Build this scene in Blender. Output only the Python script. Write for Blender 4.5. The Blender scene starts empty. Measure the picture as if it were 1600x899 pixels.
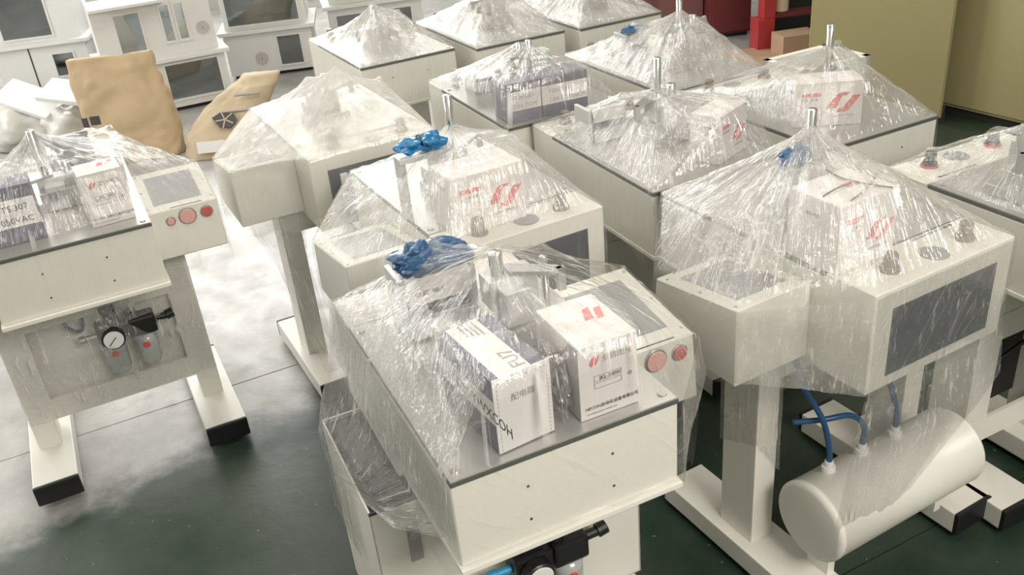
import bpy, bmesh, math, random
import numpy as np
from mathutils import Vector, Matrix, noise
random.seed(7)
C = bpy.context.scene.collection
PI = math.pi
# ------------------------------------------------------------------ camera
cam_d = bpy.data.cameras.new('camera'); cam = bpy.data.objects.new('camera', cam_d); C.objects.link(cam)
cam_d.sensor_width = 36; cam_d.lens = 1431.66/1600*36; cam_d.clip_start = .05
_p, _r = 0.4977, -0.0984
_f = Vector((0, math.cos(_p), -math.sin(_p))); _rt = Vector((1, 0, 0)); _up = _rt.cross(_f)
_R = _rt*math.cos(_r)+_up*math.sin(_r); _U = -_rt*math.sin(_r)+_up*math.cos(_r)
cam.matrix_world = Matrix(((_R.x, _U.x, -_f.x, 0), (_R.y, _U.y, -_f.y, 0), (_R.z, _U.z, -_f.z, 1.9138), (0, 0, 0, 1)))
bpy.context.scene.camera = cam
# ------------------------------------------------------------------ world, lamps, exposure
w = bpy.data.worlds.new('world'); bpy.context.scene.world = w; w.use_nodes = True
w.node_tree.nodes['Background'].inputs[0].default_value = (.86, .93, 1, 1)
w.node_tree.nodes['Background'].inputs[1].default_value = 1.0
vs = bpy.context.scene.view_settings
vs.view_transform = 'Standard'; vs.look = 'None'; vs.gamma = 1; vs.use_curve_mapping = False
vs.exposure = 0.0
cy = bpy.context.scene.cycles
cy.transparent_max_bounces = 24; cy.max_bounces = 8; cy.diffuse_bounces = 3; cy.glossy_bounces = 3
cy.caustics_reflective = False; cy.caustics_refractive = False
def area(name, loc, target, sx, sy, power, col):
    l = bpy.data.lights.new(name, 'AREA'); l.shape = 'RECTANGLE'; l.size = sx; l.size_y = sy; l.energy = power; l.color = col
    o = bpy.data.objects.new(name, l); C.objects.link(o); o.location = loc
    o.rotation_euler = (Vector(target)-Vector(loc)).to_track_quat('-Z', 'Y').to_euler(); return o
area('window_light_back', (-2.6, 10.2, 3.1), (-1.0, 3.5, .4), 5.2, 2.2, 275, (1, .985, .96))
area('window_light_left', (-5.7, 5.0, 2.6), (-1.0, 3.2, .6), 4.2, 2.0, 105, (1, .985, .96))
area('work_lamp_front', (1.9, -.9, 3.1), (.8, 1.9, .75), 1.8, 1.0, 125, (1, .94, .86))
for i, (x, y) in enumerate(((-2.2, 1.6), (-.6, 2.0), (1.0, 2.4), (-1.0, 4.2), (.8, 4.6), (2.4, 5.0))):
    area('added_strip_light', (x, y, 4.0), (x, y, 0), 1.3, .05, 21, (1, .95, .84))  # added strip lights overhead, for warm fill and glints on the film

# ------------------------------------------------------------------ materials
def nt(name):
    m = bpy.data.materials.new(name); m.use_nodes = True; t = m.node_tree
    return m, t, t.nodes['Principled BSDF']
def mat(name, col, rough=.5, metal=0, spec=.5, var=.06, scale=9, bump=0, bscale=60):
    m, t, b = nt(name)
    b.inputs['Roughness'].default_value = rough; b.inputs['Metallic'].default_value = metal
    b.inputs['Specular IOR Level'].default_value = spec
    tc = t.nodes.new('ShaderNodeTexCoord'); n = t.nodes.new('ShaderNodeTexNoise'); n.inputs['Scale'].default_value = scale
    n.inputs['Detail'].default_value = 4
    t.links.new(tc.outputs['Object'], n.inputs['Vector'])
    mx = t.nodes.new('ShaderNodeMix'); mx.data_type = 'RGBA'
    mx.inputs[6].default_value = (*[c*(1-var) for c in col], 1); mx.inputs[7].default_value = (*[min(1, c*(1+var)) for c in col], 1)
    t.links.new(n.outputs['Fac'], mx.inputs[0]); t.links.new(mx.outputs[2], b.inputs['Base Color'])
    if bump:
        n2 = t.nodes.new('ShaderNodeTexNoise'); n2.inputs['Scale'].default_value = bscale; n2.inputs['Detail'].default_value = 5
        t.links.new(tc.outputs['Object'], n2.inputs['Vector'])
        bp = t.nodes.new('ShaderNodeBump'); bp.inputs['Strength'].default_value = bump; bp.inputs['Distance'].default_value = .01
        t.links.new(n2.outputs['Fac'], bp.inputs['Height']); t.links.new(bp.outputs[0], b.inputs['Normal'])
    return m
M = {}
M['white'] = mat('white_powder_coat', (.80, .785, .72), .38, var=.025)
M['whitebg'] = mat('white_sheet_metal', (.76, .76, .745), .45, var=.03)
M['plate'] = mat('brushed_plate', (.60, .59, .57), .32, .55, var=.05)
M['edge'] = mat('dark_plate_edge', (.15, .16, .145), .35, .4)
M['black'] = mat('black_plastic', (.012, .012, .013), .4)
M['cavity'] = mat('dark_interior', (.02, .02, .02), .7)  # near-black, puts the shade of openings into the colour; plinths use it too
M['dark'] = mat('dark_window_panel', (.105, .11, .13), .28)
M['greywin'] = mat('grey_membrane', (.30, .305, .32), .35)
M['chrome'] = mat('chromed_steel', (.78, .78, .77), .14, 1, var=.03)
M['steel'] = mat('machined_steel', (.50, .50, .49), .33, .85, var=.1, scale=20)
M['alu'] = mat('anodised_aluminium', (.66, .67, .66), .4, .5)
M['red'] = mat('red_button', (.62, .10, .09), .35)
M['pink'] = mat('pink_disc', (.80, .42, .38), .5)
M['brown'] = mat('brown_knob', (.22, .18, .15), .45)
M['carton'] = mat('white_carton', (.82, .78, .77), .6, var=.03)
M['logo'] = mat('red_print', (.74, .20, .19), .6, var=.08)
M['ink'] = mat('dark_print', (.07, .065, .075), .7)
M['inkgrey'] = mat('grey_print', (.42, .38, .38), .7)
M['purple'] = mat('violet_grey_carton', (.15, .145, .20), .45, var=.15)
M['label'] = mat('paper_label', (.82, .80, .80), .6, var=.02)
M['blue'] = mat('blue_plastic_bag', (.012, .16, .36), .22, var=.25, scale=14, bump=.5, bscale=25)
M['bluedull'] = mat('dull_blue_plastic', (.025, .085, .19), .3, var=.3, scale=14, bump=.5, bscale=25)
M['bluefit'] = mat('blue_fitting', (.03, .30, .55), .35)
M['hose'] = mat('blue_hose', (.02, .08, .19), .3)
M['bowl'] = mat('smoked_bowl', (.42, .44, .43), .12)
M['dial'] = mat('gauge_dial', (.85, .86, .84), .3)
M['kraft'] = mat('kraft_paper', (.52, .395, .245), .8, var=.22, scale=6, bump=.6, bscale=10)
M['kraft2'] = mat('pale_kraft_paper', (.52, .42, .29), .8, var=.1, scale=5, bump=.35, bscale=22)
M['wall'] = mat('plaster', (.62, .61, .56), .8, bump=.1)
M['khaki'] = mat('khaki_enamel', (.40, .355, .185), .42, var=.05, scale=2)
M['maroon'] = mat('maroon_enamel', (.16, .035, .035), .4)
M['plum'] = mat('dull_plum_enamel', (.20, .085, .085), .5)
M['redmetal'] = mat('red_enamel', (.45, .045, .05), .4)
M['wood'] = mat('plywood', (.48, .33, .22), .7, var=.15, scale=6)
M['foam'] = mat('white_foam_board', (.82, .83, .80), .7, var=.02)
M['bag'] = mat('white_poly_bag', (.66, .65, .61), .35, var=.1, bump=.6, bscale=14)
M['tape'] = mat('aluminium_tape', (.7, .7, .7), .3, .7)
M['cream'] = mat('cream_roll', (.70, .60, .45), .6)
def glass_mat():
    m, t, b = nt('cabinet_glass'); t.nodes.remove(b); out = t.nodes['Material Output']
    tr = t.nodes.new('ShaderNodeBsdfTransparent'); tr.inputs[0].default_value = (.80, .84, .84, 1)
    gl = t.nodes.new('ShaderNodeBsdfGlossy'); gl.inputs['Roughness'].default_value = .03
    n = t.nodes.new('ShaderNodeTexNoise'); n.inputs['Scale'].default_value = 3
    r = t.nodes.new('ShaderNodeMapRange'); r.inputs[3].default_value = .10; r.inputs[4].default_value = .22
    mx = t.nodes.new('ShaderNodeMixShader'); t.links.new(n.outputs['Fac'], r.inputs[0]); t.links.new(r.outputs[0], mx.inputs[0])
    t.links.new(tr.outputs[0], mx.inputs[1]); t.links.new(gl.outputs[0], mx.inputs[2]); t.links.new(mx.outputs[0], out.inputs[0]); return m
M['glass'] = glass_mat()
def pane_mat():
    m, t, b = nt('daylit_window_pane'); b.inputs['Base Color'].default_value = (.8, .8, .8, 1)
    b.inputs['Emission Color'].default_value = (1, .99, .97, 1); b.inputs['Emission Strength'].default_value = 4; return m
M['pane'] = pane_mat()
def film_mat(name, haze, streak, seed, crk=1.0, gloss=.19):
    """stretch film: clear sheet + gloss; pulled folds stack several layers and so turn milky"""
    m, t, b = nt(name); t.nodes.remove(b); N = t.nodes.new; L = t.links.new; out = t.nodes['Material Output']
    uv = N('ShaderNodeUVMap'); uv.uv_map = 'UVMap'; tc = N('ShaderNodeTexCoord')
    def noise_(vec, sx, sy, sz, detail=3, rough=.55, dist=0, loc=(0, 0, 0)):
        mp = N('ShaderNodeMapping'); mp.inputs['Scale'].default_value = (sx, sy, sz); mp.inputs['Location'].default_value = loc
        L(vec, mp.inputs[0]); n = N('ShaderNodeTexNoise'); n.inputs['Scale'].default_value = 1
        n.inputs['Detail'].default_value = detail; n.inputs['Roughness'].default_value = rough; n.inputs['Distortion'].default_value = dist
        L(mp.outputs[0], n.inputs[0]); return n.outputs['Fac']
    def rng(v, a, b_, c, d):
        r = N('ShaderNodeMapRange'); r.clamp = True
        for i, x in enumerate((a, b_, c, d)): r.inputs[i+1].default_value = x
        L(v, r.inputs[0]); return r.outputs[0]
    def math_(op, a, b_):
        n = N('ShaderNodeMath'); n.operation = op
        for i, x in enumerate((a, b_)):
            if isinstance(x, (int, float)): n.inputs[i].default_value = x
            else: L(x, n.inputs[i])
        return n.outputs[0]
    st = noise_(uv.outputs[0], 110, 3.2, 1, 3, .6, .0, (seed, 0, 0))          # long pulled folds
    st2 = noise_(uv.outputs[0], 330, 9, 1, 2, .6, .0, (seed*2, 3, 0))          # fine lines
    cr = noise_(tc.outputs['Object'], 26, 26, 26, 4, .6, 1.2, (seed, 1, 2))    # crinkles
    pat = noise_(tc.outputs['Object'], 7, 7, 7, 3, .55, .3, (2, seed, 5))      # where it is folded more
    lines = math_('ADD', rng(st, .585, .69, 0, 1), rng(st2, .61, .71, 0, .8))
    sv = N('ShaderNodeSeparateXYZ'); L(uv.outputs[0], sv.inputs[0]); top = rng(sv.outputs['Y'], .97, 1.02, 1, .12)   # the sides are pulled flat
    crl = math_('MULTIPLY', rng(cr, .60, .70, 0, .8*crk), top)
    fold = math_('MULTIPLY', math_('ADD', lines, crl), rng(pat, .36, .60, .30, 1))
    hz = math_('ADD', math_('MULTIPLY', fold, streak), rng(pat, .35, .7, haze*.55, haze*1.25))
    hz = math_('MINIMUM', math_('MULTIPLY', hz, rng(top, .12, 1, .25, 1)), .88)
    h = math_('ADD', math_('ADD', math_('MULTIPLY', st, 1.0), math_('MULTIPLY', st2, .45)), math_('MULTIPLY', math_('MULTIPLY', cr, .9*crk), top))
    bp = N('ShaderNodeBump'); bp.inputs['Strength'].default_value = .65; bp.inputs['Distance'].default_value = .012; h = math_('MULTIPLY', h, rng(top, .12, 1, .45, 1)); L(h, bp.inputs['Height'])
    lw = N('ShaderNodeLayerWeight'); lw.inputs[0].default_value = .28
    tr = N('ShaderNodeBsdfTransparent'); tr.inputs[0].default_value = (.99, .99, .985, 1)
    gl = N('ShaderNodeBsdfGlossy'); gl.inputs['Roughness'].default_value = .13; L(bp.outputs[0], gl.inputs['Normal'])
    m1 = N('ShaderNodeMixShader'); L(math_('MULTIPLY', rng(lw.outputs['Facing'], 0, 1, gloss, .5), rng(top, .12, 1, .30, 1)), m1.inputs[0]); L(tr.outputs[0], m1.inputs[1]); L(gl.outputs[0], m1.inputs[2])
    df = N('ShaderNodeBsdfDiffuse'); df.inputs[0].default_value = (.90, .885, .86, 1); pass
    tl = N('ShaderNodeBsdfTranslucent'); tl.inputs[0].default_value = (.90, .885, .86, 1); pass
    m2 = N('ShaderNodeMixShader'); m2.inputs[0].default_value = .45; L(df.outputs[0], m2.inputs[1]); L(tl.outputs[0], m2.inputs[2])
    m3 = N('ShaderNodeMixShader'); L(hz, m3.inputs[0]); L(m1.outputs[0], m3.inputs[1]); L(m2.outputs[0], m3.inputs[2])
    L(m3.outputs[0], out.inputs[0]); return m
def floor_mat():
    m, t, b = nt('painted_concrete'); N = t.nodes.new; L = t.links.new
    g = N('ShaderNodeNewGeometry'); sp = N('ShaderNodeSeparateXYZ'); L(g.outputs['Position'], sp.inputs[0])
    def noise_(s, d=5, r=.6):
        n = N('ShaderNodeTexNoise'); n.inputs['Scale'].default_value = s; n.inputs['Detail'].default_value = d; n.inputs['Roughness'].default_value = r
        L(g.outputs['Position'], n.inputs[0]); return n.outputs['Fac']
    def ma(op, a, b_):
        n = N('ShaderNodeMath'); n.operation = op
        for i, x in enumerate((a, b_)):
            if isinstance(x, (int, float)): n.inputs[i].default_value = x
            else: L(x, n.inputs[i])
        return n.outputs[0]
    def rng(v, a, b_, c, d):
        r = N('ShaderNodeMapRange'); r.interpolation_type = 'SMOOTHSTEP'
        for i, x in enumerate((a, b_, c, d)): r.inputs[i+1].default_value = x
        L(v, r.inputs[0]); return r.outputs[0]
    # green floor paint lies on the near side of a ragged line, bare concrete beyond
    dist = ma('SUBTRACT', ma('ADD', ma('MULTIPLY', sp.outputs['X'], .78), 3.50), sp.outputs['Y'])
    dist = ma('ADD', dist, ma('MULTIPLY', ma('SUBTRACT', noise_(2.2), .5), .7))
    paint = rng(dist, -.06, .16, 0, 1)
    def mix(f, a, b_):
        x = N('ShaderNodeMix'); x.data_type = 'RGBA'
        for s, v in ((0, f), (6, a), (7, b_)):
            if isinstance(v, tuple): x.inputs[s].default_value = (*v, 1)
            else: L(v, x.inputs[s])
        return x.outputs[2]
    conc = mix(rng(noise_(3.5, 8, .7), .35, .7, 0, 1), (.35, .345, .335), (.50, .495, .485))
    conc = mix(rng(noise_(5, 7, .72), .54, .70, 0, .8), conc, (.24, .23, .22))
    conc = mix(rng(noise_(42, 3, .6), .70, .75, 0, .8), conc, (.09, .09, .085))
    green = mix(rng(noise_(1.6, 5, .6), .35, .7, 0, 1), (.012, .030, .018), (.042, .062, .045))
    green = mix(rng(noise_(55, 2, .5), .72, .76, 0, .6), green, (.35, .36, .33))
    L(mix(paint, conc, green), b.inputs['Base Color'])
    L(rng(noise_(6, 5, .6), .3, .7, .34, .5), b.inputs['Roughness'])
    bp = N('ShaderNodeBump'); bp.inputs['Strength'].default_value = .12; bp.inputs['Distance'].default_value = .01
    L(noise_(18, 6, .6), bp.inputs['Height']); L(bp.outputs[0], b.inputs['Normal']); return m
M['floor'] = floor_mat()

# ------------------------------------------------------------------ mesh helpers
def obj(name, bm, m, parent=None, smooth=False, label=None):
    me = bpy.data.meshes.new(name); bm.normal_update(); bm.to_mesh(me); bm.free()
    me.materials.append(M[m] if isinstance(m, str) else m)
    if smooth:
        for p in me.polygons: p.use_smooth = True
    o = bpy.data.objects.new(name, me); C.objects.link(o)
    if parent: o.parent = parent
    if label: o['label'] = label
    return o
def thing(name, label, cat, loc=(0, 0, 0), rz=0, group=None):
    o = bpy.data.objects.new(name, None); C.objects.link(o); o.location = loc; o.rotation_euler = (0, 0, rz)
    o.empty_display_size = .1; return tag(o, label, cat, group)
def tag(o, label, cat, group=None):
    o['label'] = label; o['category'] = cat
    if group: o['group'] = group
    return o
def B(): return bmesh.new()
def box(bm, a, b, bev=0.0, mtx=None):
    v = bmesh.ops.create_cube(bm, size=1)['verts']
    for x in v: x.co = Vector([(a[i]+b[i])/2+x.co[i]*(b[i]-a[i]) for i in range(3)])
    if bev:
        es = list({e for x in v for e in x.link_edges})
        r = bmesh.ops.bevel(bm, geom=es, offset=bev, segments=2, affect='EDGES', profile=.6)
        v = list({x for f in r['faces'] for x in f.verts} | {x for x in v if x.is_valid})
    if mtx is not None: bmesh.ops.transform(bm, matrix=mtx, verts=[x for x in v if x.is_valid])
    return bm
def bx(a, b, bev=0.0): return box(B(), a, b, bev)
def prism(bm, pts, axis, a, b):
    """closed outline pts in the two other axes, extruded along axis from a to b"""
    def P(u, v, w): return {'x': (w, u, v), 'y': (u, w, v), 'z': (u, v, w)}[axis]
    A = [bm.verts.new(P(u, v, a)) for u, v in pts]; D = [bm.verts.new(P(u, v, b)) for u, v in pts]
    n = len(pts); bm.faces.new(A); bm.faces.new(D[::-1])
    for i in range(n): bm.faces.new((A[i], D[i], D[(i+1) % n], A[(i+1) % n]))
    bmesh.ops.recalc_face_normals(bm, faces=bm.faces); return bm
def lathe(bm, prof, mtx=Matrix(), n=28):
    rings = [[bm.verts.new(mtx @ Vector((r*math.cos(2*PI*i/n), r*math.sin(2*PI*i/n), z))) for i in range(n)] for r, z in prof]
    for a, b in zip(rings, rings[1:]):
        for i in range(n): bm.faces.new((a[i], a[(i+1) % n], b[(i+1) % n], b[i]))
    bm.faces.new(rings[0][::-1]); bm.faces.new(rings[-1]); return bm
def cyl(bm, p, q, r, n=24, bev=0):
    p = Vector(p); q = Vector(q); L = (q-p).length
    mt = Matrix.Translation(p) @ (q-p).to_track_quat('Z', 'Y').to_matrix().to_4x4()
    b = bev or min(r, L)*.08
    return lathe(bm, ((r-b, 0), (r, b), (r, L-b), (r-b, L)), mt, n)
def tube(bm, pts, r, n=8, sub=6):
    P = [Vector(p) for p in pts]; Q = []
    for i in range(len(P)-1):
        p0 = P[max(i-1, 0)]; p1 = P[i]; p2 = P[i+1]; p3 = P[min(i+2, len(P)-1)]
        for k in range(sub):
            t = k/sub
            Q.append(.5*((2*p1)+(p2-p0)*t+(2*p0-5*p1+4*p2-p3)*t*t+(3*p1-p0-3*p2+p3)*t**3))
    Q.append(P[-1]); rings = []
    for i, q in enumerate(Q):
        d = (Q[min(i+1, len(Q)-1)]-Q[max(i-1, 0)]).normalized(); qq = d.to_track_quat('Z', 'Y')
        rings.append([bm.verts.new(q+qq @ Vector((r*math.cos(2*PI*k/n), r*math.sin(2*PI*k/n), 0))) for k in range(n)])
    for a, b in zip(rings, rings[1:]):
        for k in range(n): bm.faces.new((a[k], a[(k+1) % n], b[(k+1) % n], b[k]))
    bm.faces.new(rings[0][::-1]); bm.faces.new(rings[-1]); return bm
def flat(pts, mtx, t=.0006):
    """thin printed shape: outline in the xz plane, facing -y, raised by t"""
    bm = B(); prism(bm, pts, 'y', -t, 0); bmesh.ops.transform(bm, matrix=mtx, verts=bm.verts); return bm
def text_mesh(name, s, size, mtx, m, parent, spacing=1.0, label=None):
    cu = bpy.data.curves.new('t', 'FONT'); cu.body = s; cu.size = size; cu.extrude = .0003; cu.space_character = spacing; cu.resolution_u = 2
    to = bpy.data.objects.new('t', cu); C.objects.link(to)
    me = bpy.data.meshes.new_from_object(to.evaluated_get(bpy.context.evaluated_depsgraph_get()))
    bpy.data.objects.remove(to); me.transform(mtx @ Matrix.Rotation(PI/2, 4, 'X')); me.materials.clear(); me.materials.append(M[m])
    o = bpy.data.objects.new(name, me); C.objects.link(o); o.parent = parent
    if label: o['label'] = label
    return o
def blob(bm, c, r, amp, seed, sub=4, freq=2.2):
    v = bmesh.ops.create_icosphere(bm, subdivisions=sub, radius=1)['verts']
    for x in v:
        d = x.co.copy(); k = 1+amp*noise.noise(d*freq+Vector((seed, 0, 0)))+amp*.6*abs(noise.noise(d*freq*2.7+Vector((0, seed, 0))))
        x.co = Vector((c[0]+d.x*k*r[0], c[1]+d.y*k*r[1], max(c[2]-r[2]*.98, c[2]+d.z*k*r[2])))
    return bm

# ------------------------------------------------------------------ the setting
def structure(o): o['kind'] = 'structure'; return o
fl = structure(obj('floor', bx((-7, -1.5, -.12), (6.5, 11, -.006)), 'inkgrey'))
A0 = .43; ca, sa = math.cos(A0), math.sin(A0); jx, jy = -3.98, 1.64; SX, SY = 5.2, 1.9
slab_me = None
for i in range(-5, 5):
    for j in range(-4, 6):
        cx_ = jx+ca*(i+.5)*SX-sa*(j+.5)*SY; cy_ = jy+sa*(i+.5)*SX+ca*(j+.5)*SY
        if not (-9 < cx_ < 8.5 and -3 < cy_ < 12): continue
        if slab_me is None:
            o = obj('floor_slab', bx((-SX/2+.002, -SY/2+.002, -.02), (SX/2-.002, SY/2-.002, 0), .0015), 'floor', fl); slab_me = o.data
        else:
            o = bpy.data.objects.new('floor_slab', slab_me); C.objects.link(o); o.parent = fl
        o.location = (cx_, cy_, 0); o.rotation_euler = (0, 0, A0)
def wall_with_windows(name, L, H, wins, mtx):
    bm = B(); xs = sorted({0, L} | {a for x in wins for a in x[:2]}); z0, z1 = wins[0][2], wins[0][3]
    for a, b in zip(xs, xs[1:]):
        if any(abs(a-x[0]) < 1e-6 for x in wins): box(bm, (a, 0, 0), (b, .2, z0)); box(bm, (a, 0, z1), (b, .2, H))
        else: box(bm, (a, 0, 0), (b, .2, H))
    bmesh.ops.transform(bm, matrix=mtx, verts=bm.verts); structure(obj(name, bm, 'wall'))
    global wn
    for a, b, c, d in wins:
        wn += 1; bm = B(); t = .05
        box(bm, (a, .06, c), (a+t, .14, d)); box(bm, (b-t, .06, c), (b, .14, d)); box(bm, (a, .06, c), (b, .14, c+t)); box(bm, (a, .06, d-t), (b, .14, d))
        box(bm, ((a+b)/2-.02, .06, c), ((a+b)/2+.02, .14, d))
        bmesh.ops.transform(bm, matrix=mtx, verts=bm.verts); f = structure(obj('window_%d' % wn, bm, 'whitebg'))
        bm = bx((a+t, .095, c+t), (b-t, .105, d-t)); bmesh.ops.transform(bm, matrix=mtx, verts=bm.verts); obj('pane', bm, 'pane', f)
wn = 0
wall_with_windows('wall_back', 13.5, 5, [(1.6, 3.6, 1.9, 4.2), (4.0, 6.0, 1.9, 4.2)], Matrix.Translation((-7, 10.8, 0)))
wall_with_windows('wall_left', 12.3, 5, [(3.2, 5.2, 1.5, 3.7), (5.6, 7.6, 1.5, 3.7)], Matrix.Translation((-6.0, -1.5, 0)) @ Matrix.Rotation(PI/2, 4, 'Z'))
structure(obj('wall_right', bx((6.3, -1.5, 0), (6.5, 11, 5)), 'wall'))
structure(obj('wall_front', bx((-7, -1.7, 0), (6.5, -1.5, 5)), 'wall'))
structure(obj('ceiling', bx((-7, -1.5, 5), (6.5, 11, 5.15)), 'wall'))

# ------------------------------------------------------------------ the machines
HW, TOP, DEP = .225, .92, .723
POSE = {'A': (.0723, 1.2657, .3956), 'B': (-1.2096, 2.3376, .4309), 'R': (.625, 2.3794, 3.6149), 'C': (-.7304, 3.5642, 3.596),
        'D': (-.2605, 2.7792, 3.6023), 'G': (.6102, 2.3727, .40), 'F': (1.1499, 2.5722, .43), 'H': (.2422, 3.0293, .4077),
        'K': (.8111, 3.2443, .42), 'I': (-.3516, 4.0165, .4561), 'J': (.1513, 4.1502, .43), 'L': (.6313, 4.3309, .43), 'E': (1.549, 1.732, .43)}
def at(k, x, y, z=0):
    X, Y, a = POSE[k]; return (X+math.cos(a)*x-math.sin(a)*y, Y+math.sin(a)*x+math.cos(a)*y, z)
CTRL = [(.245, .69), (.263, .845), (.548, .884), (.548, .683), (.30, .683)]        # control box profile (y, z)
def regulator(root, x, y, z):
    """two-bowl air filter regulator with dial gauge, clamped on the frame"""
    bm = B(); box(bm, (x-.085, y-.03, z+.0), (x-.005, y+.035, z+.075), .008); box(bm, (x+.012, y-.03, z+.005), (x+.1, y+.035, z+.07), .008)
    box(bm, (x-.01, y-.02, z+.015), (x+.02, y+.03, z+.06), .004); cyl(bm, (x+.1, y, z+.04), (x+.135, y, z+.04), .012); cyl(bm, (x+.135, y, z+.04), (x+.16, y, z+.045), .017)
    box(bm, (x-.06, y-.02, z+.075), (x-.01, y+.03, z+.12), .006); cyl(bm, (x+.03, y, z+.07), (x+.03, y, z+.095), .018)
    r = obj('air_regulator', bm, 'black', root)
    for dx in (-.045, .055):
        bm = B(); lathe(bm, ((.012, z-.118), (.026, z-.112), (.034, z-.095), (.036, z-.03), (.037, z+.002)), Matrix.Translation((x+dx, y, 0)), 24); obj('bowl', bm, 'bowl', r, True)
        bm = B(); cyl(bm, (x+dx-.004, y-.034, z-.028), (x+dx-.004, y-.040, z-.028), .011, 14); obj('bowl_mark', bm, 'red', r)
    bm = B(); cyl(bm, (x-.04, y-.03, z+.035), (x-.04, y-.062, z+.035), .037, 32, .004); g = obj('gauge', bm, 'black', r)
    bm = B(); cyl(bm, (x-.04, y-.060, z+.035), (x-.04, y-.0632, z+.035), .031, 32, .001); obj('gauge_dial', bm, 'dial', r)
    bm = B(); box(bm, (-.0015, -.0645, -.024), (.0015, -.0635, .012)); bmesh.ops.transform(bm, matrix=Matrix.Translation((x-.04, y, z+.035)) @ Matrix.Rotation(.8, 4, 'Y'), verts=bm.verts); obj('gauge_needle', bm, 'ink', r)
    bm = B(); cyl(bm, (x-.085, y, z+.035), (x-.12, y, z+.035), .010); cyl(bm, (x-.12, y, z+.035), (x-.14, y, z+.035), .013)
    obj('fitting', bm, 'bluefit' if root.name.startswith('bench_press') and root.get('fit') else 'steel', r)
    return r
def machine(key, label, front='window', tank=False, reg=False, fy0=.15, arm=1, cols=((.013, .33, 1.18, .0115), (.055, .345, 1.09, .0145)), stops=True, switch=False, ctrl=True, fs=.55, pc=None, zt=None):
    pc = pc or fs/2
    x0, y0, a = POSE[key]
    t = thing('bench_press', label, 'machine', (x0, y0, 0), a, 'white bench presses wrapped in film')
    # body shell, stepped underneath, console strip at the back
    bm = B(); prism(bm, [(0, .728), (0, .908), (.585, .908), (.585, .92), (DEP, .92), (DEP, .666), (.36, .666), (.30, .728)], 'x', -HW, HW)
    bmesh.ops.bevel(bm, geom=list(bm.edges), offset=.0025, segments=1, affect='EDGES'); obj('body', bm, 'white', t)
    obj('lower_lip', bx((-HW-.004, -.012, .716), (HW+.004, .32, .7285), .002), 'white', t)
    bm = bx((-HW, -.003, .908), (HW, .582, .9185), .0012); pl = obj('work_plate', bm, 'edge', t)
    obj('plate_surface', bx((-HW+.002, -.001, .9182), (HW-.002, .581, .9205)), 'plate', pl)
    for sx in (-1, 1):
        for y in (.022, .555):
            bm = B(); cyl(bm, (sx*.205, y, .919), (sx*.205, y, .9235), .0085, 14); obj('screw', bm, 'steel', pl)
    for sx in (-.085, .085):
        for z in (.775, .85):
            bm = B(); cyl(bm, (sx, .002, z), (sx, -.0015, z), .0028, 8); obj('front_screw', bm, 'ink', t)
    # console: two stop knobs, round recess, printed strip
    if stops:
        for x in (-.13, .115):
            bm = B(); cyl(bm, (x, .662, .92), (x, .662, .934), .019, 20); cyl(bm, (x, .662, .934), (x, .662, .964), .0155, 20, .004)
            k = obj('stop_knob', bm, 'black' if key == 'E' else 'brown', t)
            bm = B(); cyl(bm, (x, .662, .9195), (x, .662, .926), .023, 20); obj('knob_ring', bm, 'red' if key == 'E' else 'brown', k)
        bm = B(); cyl(bm, (-.02, .668, .9195), (-.02, .668, .9225), .034, 26, .001); obj('recess_disc', bm, 'greywin', t)
        for i in range(9): obj('printed_mark', bx((-.17+i*.016, .592, .9199), (-.158+i*.016, .601, .9206)), 'ink' if i < 2 else 'inkgrey', t)
    # rear window
    bm = B(); prism(bm, [(HW-.058, .870), (HW-.058, .696), (HW-.397, .696), (HW-.397, .870)], 'y', DEP-.004, DEP+.0015); rw = obj('rear_window', bm, 'dark', t)
    if switch:
        sw = obj('power_switch', bx((.105, DEP+.001, .775), (.13, DEP+.010, .85), .002), 'label', rw); obj('rocker', bx((.108, DEP+.009, .785), (.127, DEP+.014, .812), .001), 'red', rw)
    # control box with sloping panel
    if ctrl:
        bm = B(); prism(bm, CTRL, 'x', HW, .445); bmesh.ops.bevel(bm, geom=list(bm.edges), offset=.003, segments=1, affect='EDGES'); cb = obj('control_box', bm, 'white', t)
        sl = math.atan2(.884-.845, .548-.263); mt = Matrix.Translation((0, .263, .845)) @ Matrix.Rotation(sl, 4, 'X')
        bm = bx((.258, .045, -.002), (.408, .245, .0012)); bmesh.ops.transform(bm, matrix=mt, verts=bm.verts); obj('panel_window', bm, 'greywin', cb)
        bm = bx((.30, .0065, -.002), (.40, .0095, .0008)); bmesh.ops.transform(bm, matrix=mt, verts=bm.verts); obj('panel_seam', bm, 'ink', cb)
        for x in (.236, .434):
            for y in (.03, .15, .27):
                bm = B(); cyl(bm, (x, y, -.001), (x, y, .002), .0035, 8); bmesh.ops.transform(bm, matrix=mt, verts=bm.verts); obj('screw', bm, 'steel', cb)
        for x, z, r, m in ((.405, .812, .016, 'red'), (.345, .812, .024, 'pink'), (.292, .808, .011, 'pink')):
            y = .263-(.845-z)*.116
            bm = B(); cyl(bm, (x, y+.004, z), (x, y-.008, z), r, 22); bt = obj('push_button', bm, m, cb)
            bm = B(); cyl(bm, (x, y+.003, z), (x, y-.004, z), r+.004, 22); obj('button_ring', bm, 'steel', bt)
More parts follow.
